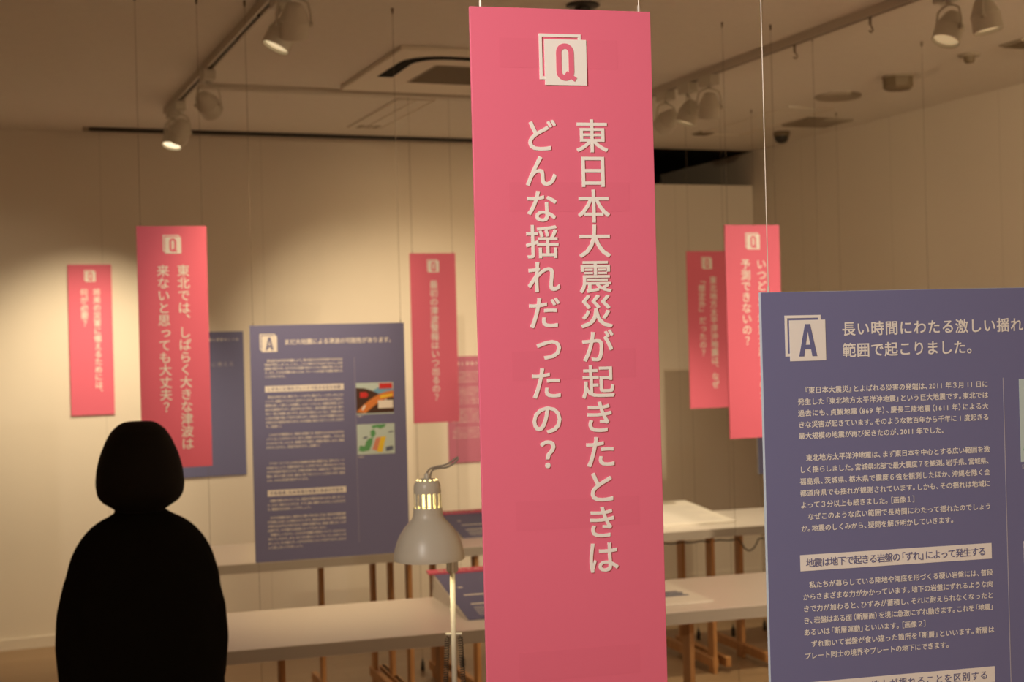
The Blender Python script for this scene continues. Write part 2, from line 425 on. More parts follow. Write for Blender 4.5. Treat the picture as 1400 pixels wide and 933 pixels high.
T, N_ = True, False
K = .935
rTL = at_depth(1040, 400, 1.85)
p1 = ['　『東日本大震災』とよばれる災害の発端は、2011 年３月 11 日に', '発生した「東北地方太平洋沖地震」という巨大地震です。東北では',
      '過去にも、貞観地震（869 年）、慶長三陸地震（1611 年）による大', 'きな災害が起きています。そのような数百年から千年に 1 度起きる', '最大規模の地震が再び起きたのが、2011 年でした。']
p2 = ['　東北地方太平洋沖地震は、まず東日本を中心とする広い範囲を激', 'しく揺らしました。宮城県北部で最大震度７を観測。岩手県、宮城県、',
      '福島県、茨城県、栃木県で震度６強を観測したほか、沖縄を除く全', '都道府県でも揺れが観測されています。しかも、その揺れは地域に', 'よって３分以上も続きました。［画像１］',
      '　なぜこのような広い範囲で長時間にわたって揺れたのでしょう', 'か。地震のしくみから、疑問を解き明かしていきます。']
p3 = ['　私たちが暮らしている陸地や海底を形づくる硬い岩盤には、普段', 'からさまざまな力がかかっています。地下の岩盤にずれるような向', 'きで力が加わると、ひずみが蓄積し、それに耐えられなくなったと',
      'き、岩盤はある面（断層面）を境に急激にずれ動きます。これを「地震」', 'あるいは「断層運動」といいます。［画像２］', '　ずれ動いて岩盤が食い違った箇所を「断層」といいます。断層は', 'プレート同士の境界やプレートの地下にできます。']
answer_panel(tuple(rTL), 8.5, .545, .841, K,
    [('長い時間にわたる激しい揺れが広い', .1208, .0503, .355), ('範囲で起こりました。', .1208, .0785, .2085)],
    [(p1, .0510, .1295, .0149, (T, T, T, T, N_)), (p2, .0510, .2178, .01545, (T, T, T, T, N_, T, N_)), (p3, .0510, .3845, .0155, (T, T, T, T, N_, T, N_))],
    [(.3450, .0211, '地震は地下で起きる岩盤の「ずれ」によって発生する'), (.5120, .0211, '地震の規模と、地上が揺れることを区別する')],
    'large blue text panel in the right foreground, cut off by the picture edge', pics=2)
q1 = ['　東北地方太平洋沖地震により、東北地方の太平洋沿岸では大きな', '津波が発生しました。しかし、これで終わりではありません。日本',
      '海溝の周辺では、まだ大きな地震が起きていない領域が残っていま', 'す。また、大きな地震のあとには、プレートの内部で地震が起きる', 'ことがあります。']
q2 = ['　東北の沖合では、陸のプレートの下に海のプレートがしずみこむ', 'ことで、地震がくりかえし起きています。東日本を中心とする広い', '範囲を激しく揺らした地震も、その一つでした。地震は地域により', '起きる間隔がちがい、数百年から千年に一度の地震もあれば、数十',
      '年に一度の地震もあります。過去の災害をしらべると、地震のあと', 'に別の地震が続いて起きた例もあり、津波をともなう地震がふたた', 'び起きる可能性があります。その地震に備えておくことが、大切で', 'す。［画像１］']
q3 = ['　これまでの観測から、海底の岩盤には、普段から大きな力がかか', 'っていることがわかっています。岩盤にひずみが蓄積し、それに耐', 'えられなくなったとき、断層がずれ動き、地震が発生します。海底', 'がもち上がると、津波が起きます。［画像２］']
q4 = ['　アウターライズとよばれる海溝の外側の領域では、海のプレート', 'が曲がることで、地震が起きることがあります。揺れは小さくても', '大きな津波が起きるため、注意が必要です。海溝の近くで起きる地', '震は、岸から遠いため、揺れに気づきにくいことがあります。過去', 'にも、大きな災害が起きています。']
q5 = ['　地震の揺れが小さくても、津波の可能性があります。長くゆっく', 'り、大きく揺れたときには、すぐに高い場所へにげることが大切で', 'す。警報が出る前に、にげましょう。']
q6 = ['　大きな地震のあと、数年から数十年のあいだは、周辺の地震活動', 'が活発になることが知られています。東北の沖合でも、大きな地震', 'が起きるおそれがあります。沿岸の地域では、津波に備えることが', '必要です。その揺れは地域によってちがいます。',
      '　地震のしくみから、これからの地震と津波について、みなさんと', '考えていきます。また、日ごろの備えについても、たしかめていき', 'ましょう。その備えが、いのちを守ることにつながります。みなさ', 'んで話し合ってみましょう。']
FT = (T,)*12
answer_panel((1.0083, 5.0179, 1.6985), 3.7, .561, .841, 1.0,
    [('まだ大地震による津波の可能性があります。', .120, .0610, .395)],
    [(q1, .0480, .1270, .0140, (T, T, T, T, N_)), (q2, .0475, .2560, .0149, FT[:7]+(N_,)), (q3, .0470, .3900, .0149, (T, T, T, N_)), (q4, .0465, .4700+.022, .0150, (T, T, T, T, N_)), (q5, .0460, .6245, .0152, (T, T, N_)), (q6, .0455, .6850, .0151, (T, T, T, N_, T, T, T, N_))],
    [(.2165, .0218, 'しずみこむ海のプレートで起きる巨大地震'), (.5870, .0218, '千島海溝、日本海溝の地震と津波の可能性')],
    'blue text panel with two small pictures, hanging left of the desk lamp', barw=.2815, weights=True, pics=1)
# panels further back
pb = empty('answer_panel', (1.335, YB-.012, 0)); tag(pb, 'blue text panel on the back wall, mostly hidden by the pink banner behind the person', 'panel', 'dark blue answer panels')
m = MB(); m.cur = 1; m.box(-.285, .285, .0004, .007, .885, 1.718); m.cur = 0; m.box(-.2847, .2847, 0, .0004, .8853, 1.7177); m.build('board', [M['blue'], M['edge']], pb)
m = MB(); hline(m, '地震と津波のしくみ', .06, 1.672, .018, width=.20); m.build('heading', M['white'], pb)
m = MB(); hline(m, '津波に備える', .03, 1.53, .028, off=.004, width=.20); m.build('lettering', M['rule'], pb)
wl = ony(1026+.026*300, 443, 6.72)
def plain_panel(x, y, th, label, wxs):
    r = empty('answer_panel', (x, y, 0), -math.radians(th)); tag(r, label, 'panel', 'dark blue answer panels')
    m = MB(); m.cur = 1; m.box(-.28, .28, .0004, .007, .857, 1.698); m.cur = 0; m.box(-.2797, .2797, 0, .0004, .8573, 1.6977); m.build('board', [M['blue'], M['edge']], r)
    wires(r, [-.266, .266], 1.698, CEIL, .857, weights=True)
    return r
plain_panel(wl.x+.27, 6.705, 2.9, 'blue panel at the back right, a sliver shows below the bright pink banner', 0)
wl2 = onz(1109, 50, 2.85)
plain_panel(wl2.x+.268, wl2.y-.02, 2.9, 'blue panel hanging behind the large right panel, only its two wires show above', 0)
# mauve panel on the back wall
mv = empty('text_panel', (2.905+.0, YB-.012, 0)); tag(mv, 'mauve pink text panel on the back wall between single-column banner and foreground banner', 'panel')
mx = ony(610.5, 488, YB-.012); mz = ony(615.9, 634, YB-.012)
mv.location.x = mx.x+.235
MB().box(-.235, .235, 0, .007, mz.z, mx.z).build('board', M['mauve'], mv, bevel=.0006)
m = MB(); hline(m, '地震と津波の備え方について', -.205, mx.z-.045, .022, width=.40); m.build('heading', M['white'], mv)
zz = mx.z-.10
for blk in (p1[1:5], p2[1:7], q2[:5], q4[:4]):
    m = MB()
    for t in blk:
        hline(m, t[:24], -.205, zz, .0105, width=.30); zz -= .0185
    zz -= .022
    m.build('paragraph', M['white'], mv)

# ------------------------------------------------------------------ tables
HT, TT = .70, .042
def table(name_label, x0, y0, rot, L, D, legs, extra=None):
    """front-left corner x0,y0; legs: list of (pixel column or local x, fraction of depth)"""
    r = math.radians(rot); root = empty('display_table', (x0, y0, 0), r)
    tag(root, name_label, 'table', 'long white display tables')
    m = MB(); m.cur = 0; m.box(0, L, .0006, D, HT-TT, HT); m.cur = 1; m.box(.0006, L-.0006, 0, .0006, HT-TT+.001, HT-.002)
    m.build('tabletop', [M['table'], M['apron']], root, bevel=.0015)
    inv = Matrix.Rotation(-r, 4, 'Z') @ Matrix.Translation((-x0, -y0, 0))
    for px, fr in legs:
        if px < 40: lx = px
        else:
            Y = y0 + fr*D + math.tan(r)*1.0
            for _ in range(4):
                P = ony(px, 840, Y); q = inv @ P; Y += (fr*D - q.y)
            lx = q.x
        ly = fr*D
        lx = min(max(lx, .03), L-.03); ly = min(max(ly, .05), D-.05)
        leg = MB().box(lx-.009, lx+.009, ly-.032, ly+.032, 0, HT-TT).build('leg', M['wood'], root, bevel=.002)
        MB().box(lx-.028, lx+.028, ly-.032, ly+.032, HT-TT-.004-.02, HT-TT-.001).build('bracket', M['black'], leg) if extra == 'bracket' else None
    return root
def rail_part(root, lx, y0, y1, z0=.03, z1=.075):
    MB().box(lx-.014, lx+.014, y0, y1, z0, z1).build('foot_rail', M['wood'], root, bevel=.003)
t0 = table('white table in the near foreground below the frame, carrying the grey desk lamp', .05, 2.56, -4.6, 1.5, .62, [(.12, .5), (1.38, .5)])
t1 = table('white table left of the foreground banner, directly beyond the person in black', .50, 4.36, -4.86, 1.5, .635, [(383, .5), (600, .5)])
t2 = table('white table right of the foreground banner, in the nearer row, with a flat printed sheet', 2.01, 4.232, -4.86, 1.5, .60, [(940, .25), (1.4, .5)])
t3 = table('white table in the farther row at left, below the hanging blue text panel', .70, 6.085, -3.1, 1.8, .63, [(440, .6), (511, .85), (535, .6), (560, .1), (593, .85), (651, .1)])
t4 = table('white table in the farther row at right, brightly lit with a thin reading board', 2.52, 5.985, -3.1, 1.8, .63, [(933, .85), (973, .1), (1012, .5), (1.7, .5)])
for t, D_ in ((t0, .62), (t1, .635), (t2, .60), (t3, .63), (t4, .63)):
    xs = sorted({round(sum(v.co.x for v in c.data.vertices)/len(c.data.vertices), 3) for c in t.children if c.name.startswith('leg')})
    for x in xs: rail_part(t, x, .03, D_-.03)

# reading stands (wedges) on the tables
def reading_stand(P, rot, w, d, h, label, strip=True, lines=True):
    root = empty('reading_stand', P, math.radians(rot)); tag(root, label, 'reading stand')
    m = MB(); t = .012
    vs = [(0, 0, 0), (w, 0, 0), (0, d, 0), (w, d, 0), (0, d, h), (w, d, h)]
    m.add(vs, [(0, 1, 5, 4), (2, 4, 5, 3), (0, 4, 2), (1, 3, 5), (0, 2, 3, 1)])
    m.build('wedge', M['paper'], root)
    s = math.atan2(h, d); ln = math.hypot(d, h)
    R = Matrix.Rotation(s, 4, 'X')
    m = MB(); m.box(.004, w-.004, .006, ln-.03, .0004, .004, R); pn = m.build('printed_sheet', M['blue'] if lines else M['paper'], root)
    if strip:
        m = MB(); m.box(-.018, w+.018, ln-.035, ln+.006, .004, .010, R); st = m.build('title_strip', M['pink'], root)
        m = MB(); hline(m, '地震のしくみ', .02, 0, .022, width=.16); hline(m, '津波', .36*w/.5, 0, .022)
        m.v = [tuple(R @ Vector((x, ln-.015+z, .0104))) for x, y, z in m.v]; m.build('lettering', M['white'], st)
        m = MB()
        for k, (a, b) in enumerate(((.62, .05), (.46, .9), (.28, .9))):
            m.box(.05, .05+(w-.1)*b, ln*a, ln*a+.012, .004, .0044, R)
        for k in range(5): m.box(.05, w-.05, ln*(.08+.035*k), ln*(.08+.035*k)+.004, .004, .0043, R)
        m.build('text_block', M['white'], pn)
    return root
s1 = onz(640, 850, HT); s1b = onz(585, 820, HT)
reading_stand((s1.x, s1.y, HT), -4.86, .42, .50, .085, 'sloping blue reading stand with pink top strip, on the nearer table behind the lamp pole')
s2 = onz(635, 738, HT)
reading_stand((s2.x, s2.y+.02, HT), -3.1, .40, .40, .075, 'sloping blue reading stand with pink top strip, on the farther table behind the lamp shade')
s3 = onz(923, 721.5, HT)
rb = empty('reading_board', (s3.x, s3.y+.01, HT), math.radians(-3.1)); tag(rb, 'thin sloping white reading board on the brightly lit farther table', 'reading board')
wb = .335; R = Matrix.Rotation(math.atan2(.045, .58), 4, 'X')
MB().box(-.06, wb, 0, .575, 0, .010, R).build('board', M['paper'], rb, bevel=.001)
m = MB().add([(-.05, .05, 0), (wb-.01, .05, 0), (-.05, .55, 0), (wb-.01, .55, 0), (-.05, .55, .042), (wb-.01, .55, .042)], [(0, 1, 5, 4), (2, 4, 5, 3), (0, 4, 2), (1, 3, 5), (0, 2, 3, 1)]); m.build('support', M['paper'], rb)
m = MB(); m.box(.05, .255, .505, .555, .0101, .0106, R); m.build('heading_bar', M['gril'], rb)
m = MB()
for k in range(12): m.box(-.03, wb-.04-(.08 if k % 4 == 3 else 0), .06+.036*k, .064+.036*k, .0101, .0104, R)
m.build('text_block', M['rule'], rb)
s4 = onz(975, 823, HT)
sh = empty('printed_sheet', (s4.x, s4.y, HT), math.radians(-4.86)); tag(sh, 'flat white board with small printed pictures on the nearer right table', 'printed board')
MB().box(-.42, 0, 0, .47, 0, .006).build('board', M['paper'], sh, bevel=.001)
m = MB()
for k in range(4): m.box(-.33, -.036-.01*(k % 2), .120+.026*k, .138+.026*k, .0061, .0066)
m.build('text_block', M['navy'], sh)
m = MB(); m.cur = 0; m.box(-.30, -.042, .335, .40, .0061, .0066); m.cur = 1; m.box(-.28, -.075, .345, .375, .0067, .0070); m.build('picture', [M['green'], M['sky']], sh)

# power cable under the far right table
cb = MB(); pts = []
ca, cb_ = onz(908, 741, .648), onz(1046, 733, .648)
P0 = Vector((ca.x, ca.y+.012, .648)); P1 = Vector((cb_.x, cb_.y+.012, .648))
for i in range(40):
    t = i/39; p = P0.lerp(P1, t); p.z = .640 - .006*abs(math.sin(t*17))
    if .76 < t < .95: p.z -= .055*math.sin((t-.76)/.19*math.pi)**.7
    pts.append(p)
cb.tube(pts, .0035, 8)
tag(cb.build('power_cable', M['black'], smooth=True), 'dark power cable looped under the farther right table edge', 'cable')

# ------------------------------------------------------------------ desk lamp
DL = 2.9
c0 = at_depth(587, 765, DL); px = DL/F
lb = empty('desk_lamp', (at_depth(624, 765, DL+.03).x, at_depth(624, 765, DL+.03).y, HT)); tag(lb, 'grey enamel desk lamp with slotted shade, lit, in front of the white table', 'lamp')
o = Vector((c0.x-lb.location.x, c0.y-lb.location.y, c0.z-HT))
TM = Matrix.Translation(o) @ Matrix.Rotation(.026, 4, fwd) @ Matrix.Rotation(-.03, 4, fwd)
s_ = px
prof = [(48.3, 0), (48.7, 4), (48.2, 8), (47, 13.5), (44.3, 23), (40.2, 32.8), (34.2, 42.4), (30, 47.5), (25.5, 52), (21.6, 57), (20.2, 62), (19.6, 71)]
body = [(r*s_, z*s_) for r, z in prof] 
inner = [(r*s_-.0012, z*s_) for r, z in prof[::-1]]
m = MB(); m.lathe(body+inner, 48, TM, cap=False)
shade = autosmooth(m.build('shade', M['lampw'], lb), 50)
m = MB(); nb = 15                                                    # slotted neck: open slots between bars
r1, r2 = 18.6*s_, 17.9*s_; z1, z2 = 70.5*s_, 91*s_
for k in range(nb):
    a0 = 2*math.pi*k/nb; da = 2*math.pi/nb*.54; ring = []
    for zz in (z1, z2):
        ring += [TM @ Vector((rr*math.cos(a), rr*math.sin(a), zz)) for rr, a in ((r1, a0), (r1, a0+da/2), (r1, a0+da), (r2, a0+da), (r2, a0+da/2), (r2, a0))]
    m.add(ring, [(0, 1, 2, 3, 4, 5), (11, 10, 9, 8, 7, 6)]+[(j, (j+1) % 6, (j+1) % 6+6, j+6) for j in range(6)])
m.build('slotted_neck', M['lampw'], shade)
m = MB(); cap = [(18.6, 90.5), (18.6, 98), (17.6, 103), (15, 107.5), (11, 110), (4, 111), (3.5, 116), (2.2, 118)]
m.lathe([(r*s_, z*s_) for r, z in cap]+[(.001, 118*s_)], 40, TM, cap=False); autosmooth(m.build('cap', M['lampw'], shade), 50)
m = MB()
for k in range(12):
    a = 2*math.pi*k/12; m.lathe([(.0022, 0), (.0022, .0006)], 10, TM @ Matrix.Rotation(a, 4, 'Z') @ Matrix.Translation((13.4*s_, 0, 108.8*s_)) @ Matrix.Rotation(.55, 4, 'Y'))
m.build('vent_glow', M['bulb'], shade)  # glowing discs on the closed cap stand in for bulb light through vents
MB().ell((0, 0, 0), .026, .026, .030, M4=TM @ Matrix.Translation((0, 0, 50*s_))).lathe([(.013, 72*s_), (.013, 92*s_)], 20, TM).build('bulb', M['bulb'], lb, smooth=True)
# cord loop off the cap
top = TM @ Vector((0, 0, 117*s_)); ex = r0; ez = Vector((0, 0, 1))
pts = []
ctrl = [(0, 0), (4, 6), (13, 9), (24, 11), (33, 15), (40, 20), (43, 21), (42, 18), (36, 12), (27, 8), (17, 7), (9, 5), (5, -1), (4, -6)]
cu = [top + ex*(a*s_) + ez*(b*s_) + fwd*(.004*i/len(ctrl)) for i, (a, b) in enumerate(ctrl)]
for i in range(len(cu)-1):
    p0, p1_, p2_, p3_ = cu[max(i-1, 0)], cu[i], cu[i+1], cu[min(i+2, len(cu)-1)]
    for k in range(4):
        t = k/4; pts.append(.5*((2*p1_)+(-p0+p2_)*t+(2*p0-5*p1_+4*p2_-p3_)*t*t+(-p0+3*p1_-3*p2_+p3_)*t**3))
pts.append(cu[-1])
MB().tube(pts, .0020, 8).build('cord', M['cord'], lb, smooth=True)
# arm
toL = lambda P: Vector(P)-lb.location
kn = toL(at_depth(618.5, 778, DL+.03)); el = toL(at_depth(621.5, 933, DL+.05)); dirn = (el-kn).normalized()
foot = kn + dirn*((kn.z-.05)/-dirn.z)
MB().tube([kn+Vector((0, 0, .006)), foot], .0056, 12).build('arm', M['lampw'], lb, smooth=True)
m = MB(); m.tube([kn+Vector((0, 0, .03)), kn+Vector((0, 0, -.008))], .0095, 14); m.box(kn.x-.011, kn.x+.011, kn.y-.006, kn.y+.006, kn.z-.005, kn.z+.03)
m.tube([kn+Vector((0, 0, .022)), TM @ Vector((10*s_, 0, 62*s_))], .005, 8); m.build('knuckle', M['steel'], lb, bevel=.001)
pin = kn + dirn*((870-778)*px)
m = MB(); m.tube([pin-r0*.016, pin+r0*.017], .0028, 10); m.build('pin', M['lampw'], lb)
for sgn in (-1, 1):
    a = pin + r0*(.013*sgn); b = foot + Vector((0, 0, .02)) + r0*(.026*sgn)
    m = MB(); d = b-a; L = d.length; N2 = 46; sp = [a, a+d*.03]
    e1 = r0; e2 = d.normalized().cross(r0).normalized()
    for i in range(N2*8+1):
        t = .03+.94*i/(N2*8); an = 2*math.pi*i/8; sp.append(a+d*t+(e1*math.cos(an)+e2*math.sin(an))*.0048)
    sp += [b-d*.03, b]
    m.tube(sp, .0012, 5); m.build('spring', M['spring'], lb, smooth=True)
m = MB(); m.lathe([(.075, 0), (.078, .004), (.078, .018), (.070, .026), (.020, .032), (.016, .05), (.016, .075), (.006, .08)], 36, Matrix.Translation((foot.x, foot.y, 0)))
m.box(foot.x-.03, foot.x+.03, foot.y-.008, foot.y+.008, .055, .075); autosmooth(m.build('base', M['lampw'], lb), 40)
pl = bpy.data.lights.new('lamp_light', 'SPOT'); pl.energy = 1.6; pl.color = (1, .78, .42); pl.spot_size = math.radians(70); pl.shadow_soft_size = .025
po = bpy.data.objects.new('lamp_light', pl); C.objects.link(po); po.parent = lb; po.location = TM @ Vector((0, 0, 22*s_))

# ------------------------------------------------------------------ ceiling fixtures
TZ = 2.81
def track(x, y0, y1, label, joints):
    root = empty('lighting_track', (x, (y0+y1)/2, CEIL)); tag(root, label, 'lighting track')
    a, b = y0-root.location.y, y1-root.location.y
    m = MB(); w = .018
    m.box(-w, -.008, a, b, -.034, 0).box(.008, w, a, b, -.034, 0).box(-.008, .008, a, b, -.012, 0).box(-w, w, a, a+.02, -.034, 0).box(-w, w, b-.02, b, -.034, 0)
    m.build('rail', M['rail'], root)
    m = MB(); prev = a+.02
    for j in list(joints)+[None]:
        e = b-.02 if j is None else j-root.location.y-.06
        if e > prev+.01: m.box(-.0079, .0079, prev, e, -.030, -.012)
        if j is not None: prev = e+.12
    m.build('slot', M['slot'], root)
    return root
track(1.085, 1.2, 7.35, 'grey lighting track on the ceiling at left, running toward the back wall', [5.05, 5.45])
track(3.30, .8, 6.75, 'grey lighting track on the ceiling right of the foreground banner', [4.2])
track(-1.15, -.6, 4.5, 'grey lighting track on the ceiling outside the frame to the left', [])

SP = 'ceiling track spotlights'
def spotlight(x, y, aim, label, lens='softglow', size=1.0, drop=.145, yaw=None, light=None):
    root = empty('track_spotlight', (x, y, TZ+.006)); tag(root, label, 'spotlight', SP)
    MB().box(-.026, .026, -.055, .055, -.046, 0).build('adapter', M['spot'], root, bevel=.004)
    piv = Vector((0, 0, -drop)); d = Vector(aim).normalized()
    Q = d.to_track_quat('-Z', 'Y'); 
    TMx = Matrix.Translation(piv) @ Q.to_matrix().to_4x4() @ Matrix.Scale(size, 4)
    side = Vector((0, 0, 1)).cross(d); side = side.normalized() if side.length > .05 else Vector((1, 0, 0))
    hw = .056*size
    m = MB(); m.tube([(0, 0, -.044), (0, 0, -.058)], .008, 10)
    for s in (-1, 1):
        m.tube([Vector((0, 0, -.056)), Vector((0, 0, -.062))+side*(s*hw*.45), Vector((0, 0, -.075))+side*(s*hw*.85), piv+Vector((0, 0, .03))+side*(s*hw), piv+side*(s*hw)], .0042, 8)
        m.tube([piv+side*(s*hw*.85), piv+side*(s*(hw+.006))], .009, 10)
    m.build('yoke', M['spot'], root, smooth=True)
    m = MB()
    m.lathe([(.001, .070), (.016, .069), (.026, .064), (.032, .054), (.049, .012), (.0505, .010), (.0505, .006), (.049, .005), (.050, -.045), (.0475, -.047), (.045, -.045), (.044, -.018), (.001, -.016)], 32, TMx, cap=False)
    autosmooth(m.build('housing', M['spot'], root), 35)
    MB().lathe([(.001, -.040), (.020, -.039), (.0440, -.034), (.0440, -.030), (.001, -.030)], 28, TMx, cap=False).build('lens', M[lens], root, smooth=True)
    if light:
        power, col, cone, rel = light
        l = bpy.data.lights.new('beam', 'SPOT'); l.energy = power; l.color = col; l.spot_size = math.radians(cone); l.spot_blend = 1.0; l.shadow_soft_size = .02
        lo = bpy.data.objects.new('beam', l); C.objects.link(lo); lo.parent = root
        lo.matrix_local = Matrix.Translation(piv + d*.046*size) @ Q.to_matrix().to_4x4()
    return root
def aimed(x, y, target, label, power, col, cone, lens='glow', **k):
    p = Vector((x, y, TZ+.006-.145)); return spotlight(x, y, Vector(target)-p, label, lens, light=(power, col, cone, 0), **k)

# left track, in view
spotlight(1.085, 7.16, (-.25, -.22, -.93), 'farthest spotlight on the left track, its lens glowing bright', 'glow', light=(60, WARM, 90, 0))
aimed(1.085, 6.96, (.66, 8.25, 1.12), 'spotlight close behind the glowing one on the left track, turned toward the back wall', 185, (1, .79, .50), 64)
aimed(1.085, 6.16, (2.65, 8.25, 1.15), 'middle spotlight on the left track, hanging at the end of the ceiling duct strip', 210, (1, .79, .50), 54, 'softglow')
spotlight(1.085, 4.74, (-.45, -.02, -.90), 'spotlight at the top edge on the left track, lens showing yellow', 'midglow')
aimed(1.085, 4.55, (1.2, 5.5, .7), 'unlit-looking spotlight at the top edge of the left track, overlapping its neighbour', 60, WARM, 70)
# right track, in view
aimed(3.30, 6.15, (3.0, 8.2, 1.5), 'leftmost of three spotlights beside the foreground banner on the right track', 60, WARM, 85, 'softglow')
spotlight(3.30, 5.93, (-.30, .10, -.9), 'middle of three spotlights beside the foreground banner, its lens faintly lit', 'softglow')
aimed(3.30, 5.73, (3.5, 6.3, .7), 'rightmost of three spotlights beside the foreground banner, facing straight down', 130, (1, .80, .50), 62, 'softglow')
spotlight(3.30, 4.05, (-.40, -.06, -.90), 'spotlight at the top right corner with a pale lit lens', 'softglow')
spotlight(3.30, 3.86, (.10, -.12, -.97), 'grey spotlight at the top right corner, right of the pale lit one', 'softglow')
# out of the frame, on the same tracks
def offstage(x, y, target, power, col, cone, n):
    aimed(x, y, target, 'spotlight outside the frame, ' + n, power, col, cone)
offstage(-1.15, .55, (.80, 1.62, 1.66), 240, KEY, 48, 'lighting the foreground banner from the far left track')
offstage(1.085, 2.55, (1.08, 5.0, 1.85), 62, (1, .84, .66), 30, 'lighting the hanging blue panel from the left track')
offstage(-1.15, 3.3, (.72, 5.04, 1.70), 62, (1, .82, .62), 28, 'lighting the banner behind the person')
offstage(1.085, 3.35, (2.25, 6.7, 1.75), 190, (1, .78, .52), 24, 'lighting the single-column banner')
offstage(3.30, 2.5, (2.98, 4.87, 1.75), 85, (1, .86, .70), 32, 'lighting the bright pink banner at right')
offstage(-1.15, 4.3, (.25, 8.25, 1.60), 90, (1, .78, .50), 26, 'washing the back wall at the left edge')

offstage(1.085, 3.9, (1.3, 4.7, .7), 32, (1, .74, .48), 90, 'added to brighten the left nearer table')  # unseen lamp, added to lift the table and bounce onto the ceiling
offstage(3.30, 3.2, (3.0, 4.4, .7), 80, (1, .74, .45), 90, 'added to brighten the right nearer table')  # also an added lamp, brightens tabletop and ceiling
offstage(3.30, 1.55, (3.72, 6.68, 1.72), 260, (1, .80, .58), 18, 'lighting the farther pink banner at right')
offstage(3.30, 1.8, (5.0, 4.6, 1.3), 230, (1, .74, .44), 125, 'added to brighten the right wall')  # unseen washer added because the right wall came out dim
offstage(3.30, 1.2, (3.6, 1.6, 0), 170, (1, .74, .48), 110, 'added for bounce off the floor at right')  # unseen lamp added so the floor bounces light up to the ceiling
offstage(-1.15, 2.2, (-1.2, 2.6, 0), 120, (1, .74, .48), 100, 'added for bounce off the floor at left')  # another added lamp for floor bounce
# ceiling items
o_ = MB(); a = onz(122, 175, 2.84); 
o_.box(0, 2.55, -.012, .012, -.022, 0)
pr = empty('picture_rail', (a.x, 8.07, CEIL)); tag(pr, 'dark thin picture rail on the ceiling along the back wall', 'rail')
o_.build('rail', M['slot'], pr); MB().box(-.03, 0, -.014, .014, -.024, 0).build('end_cap', M['gril'], pr)
m = MB(); m.box(0, 3.30-1.085-.06, -.028, .028, -.022, 0); rw = m.build('cable_duct', M['rail'], bevel=.003); rw.location = (1.085+.03, 6.655, CEIL)
tag(rw, 'flat cable duct strip across the ceiling between the two lighting tracks', 'duct')
# air conditioner cassette
ac = empty('ceiling_air_conditioner', (2.25, 6.06, CEIL)); tag(ac, 'square ceiling air conditioner cassette left of the foreground banner', 'air conditioner')
hx, hy = .475, .475
MB().box(-hx, hx, -hy, hy, -.022, 0).build('panel', M['plate'], ac, bevel=.006)
def outlet(w):                       # one dark outlet running round three sides with rounded corners
    a, b, r = .405, .40, .17; pts = [(-a, .10)]
    for cx, cy, a0 in ((-a+r, -b+r, 180), (a-r, -b+r, 270)):
        for k in range(9): t = math.radians(a0+90*k/8); pts.append((cx+r*math.cos(t), cy+r*math.sin(t)))
    pts.append((a, .10)); m = MB(); n = len(pts)
    for k in range(n-1):
        (x0, y0), (x1, y1) = pts[k], pts[k+1]
        def inn(x, y): d = Vector((x, y-.02)); d.normalize(); return (x-d.x*w if abs(x) > .2 else x, y-d.y*w if y < 0 else y)
        q = [Vector((x0, y0, 0)), Vector((x1, y1, 0)), Vector((*inn(x1, y1), 0)), Vector((*inn(x0, y0), 0))]
        lo = [v+Vector((0, 0, -.0245)) for v in q]; hi = [v+Vector((0, 0, -.0205)) for v in q]
        m.add(lo+hi, [(0, 1, 2, 3), (7, 6, 5, 4), (0, 4, 5, 1), (1, 5, 6, 2), (2, 6, 7, 3), (3, 7, 4, 0)])
    return m
outlet(.070).build('outlet', M['dark'], ac)
m = MB(); m.box(-.235, .235, -.205, .205, -.0240, -.022); g = m.build('grille', M['gril'], ac)
m = MB()
for k in range(13): m.box(-.225, .225, -.2+.031*k, -.188+.031*k, -.028, -.024)
m.build('louvre', M['tan'], g)
# recessed access panels
def outline_panel(x0, x1, y0, y1, label, n=2):
    root = empty('ceiling_panel', ((x0+x1)/2, (y0+y1)/2, CEIL)); tag(root, label, 'ceiling panel')
    a, b = (x1-x0)/2, (y1-y0)/2
    MB().box(-a, a, -b, b, -.006, 0).build('plate', M['ceil'], root)
    m = MB(); w = .005
    m.box(-a, a, -b, -b+w, -.010, -.006).box(-a, a, b-w, b, -.010, -.006).box(-a, -a+w, -b, b, -.010, -.006).box(a-w, a, -b, b, -.010, -.006)
    if n == 2: m.box(-w/2, w/2, -b, b, -.010, -.006)
    m.build('frame', M['plate'], root)
    return root
cp = outline_panel(2.14, 2.33, 6.78, 7.76, 'long recessed ceiling strip panel left of the foreground banner')
m = MB()
for k in range(3): m.box(-.05+.045*k, -.02+.045*k, .38, .47, -.009, -.0061)
m.build('louvre', M['gril'], cp)
sp = empty('ceiling_speaker', (4.34, 6.21, CEIL)); tag(sp, 'round flat speaker grille on the ceiling at right', 'speaker')
MB().lathe([(.118, 0), (.120, -.008), (.112, -.014), (.001, -.014)], 40, cap=False).build('rim', M['gril'], sp, smooth=True)
MB().lathe([(.104, -.0145), (.104, -.0160), (.001, -.0165)], 40, cap=False).build('grille', M['gril'], sp)
fg = empty('ceiling_vent', (4.75, 7.01, CEIL)); tag(fg, 'square grey vent on the ceiling beyond the round speaker', 'vent')
MB().box(-.15, .15, -.145, .145, -.012, 0).build('frame', M['gril'], fg, bevel=.003)
m = MB()
for k in range(9): m.box(-.135, .135, -.13+.03*k, -.118+.03*k, -.016, -.012)
m.build('slat', M['gril'], fg)
ds = onz(1228, 121, 2.79)
dt = empty('ceiling_detector', (ds.x, ds.y, CEIL)); tag(dt, 'drum shaped brown box on the ceiling between speaker and sprinkler', 'detector')
m = MB(); m.lathe([(.072, 0), (.073, -.004), (.071, -.055), (.060, -.066), (.001, -.070)], 8, cap=False); autosmooth(m.build('drum', M['tan'], dt), 25)
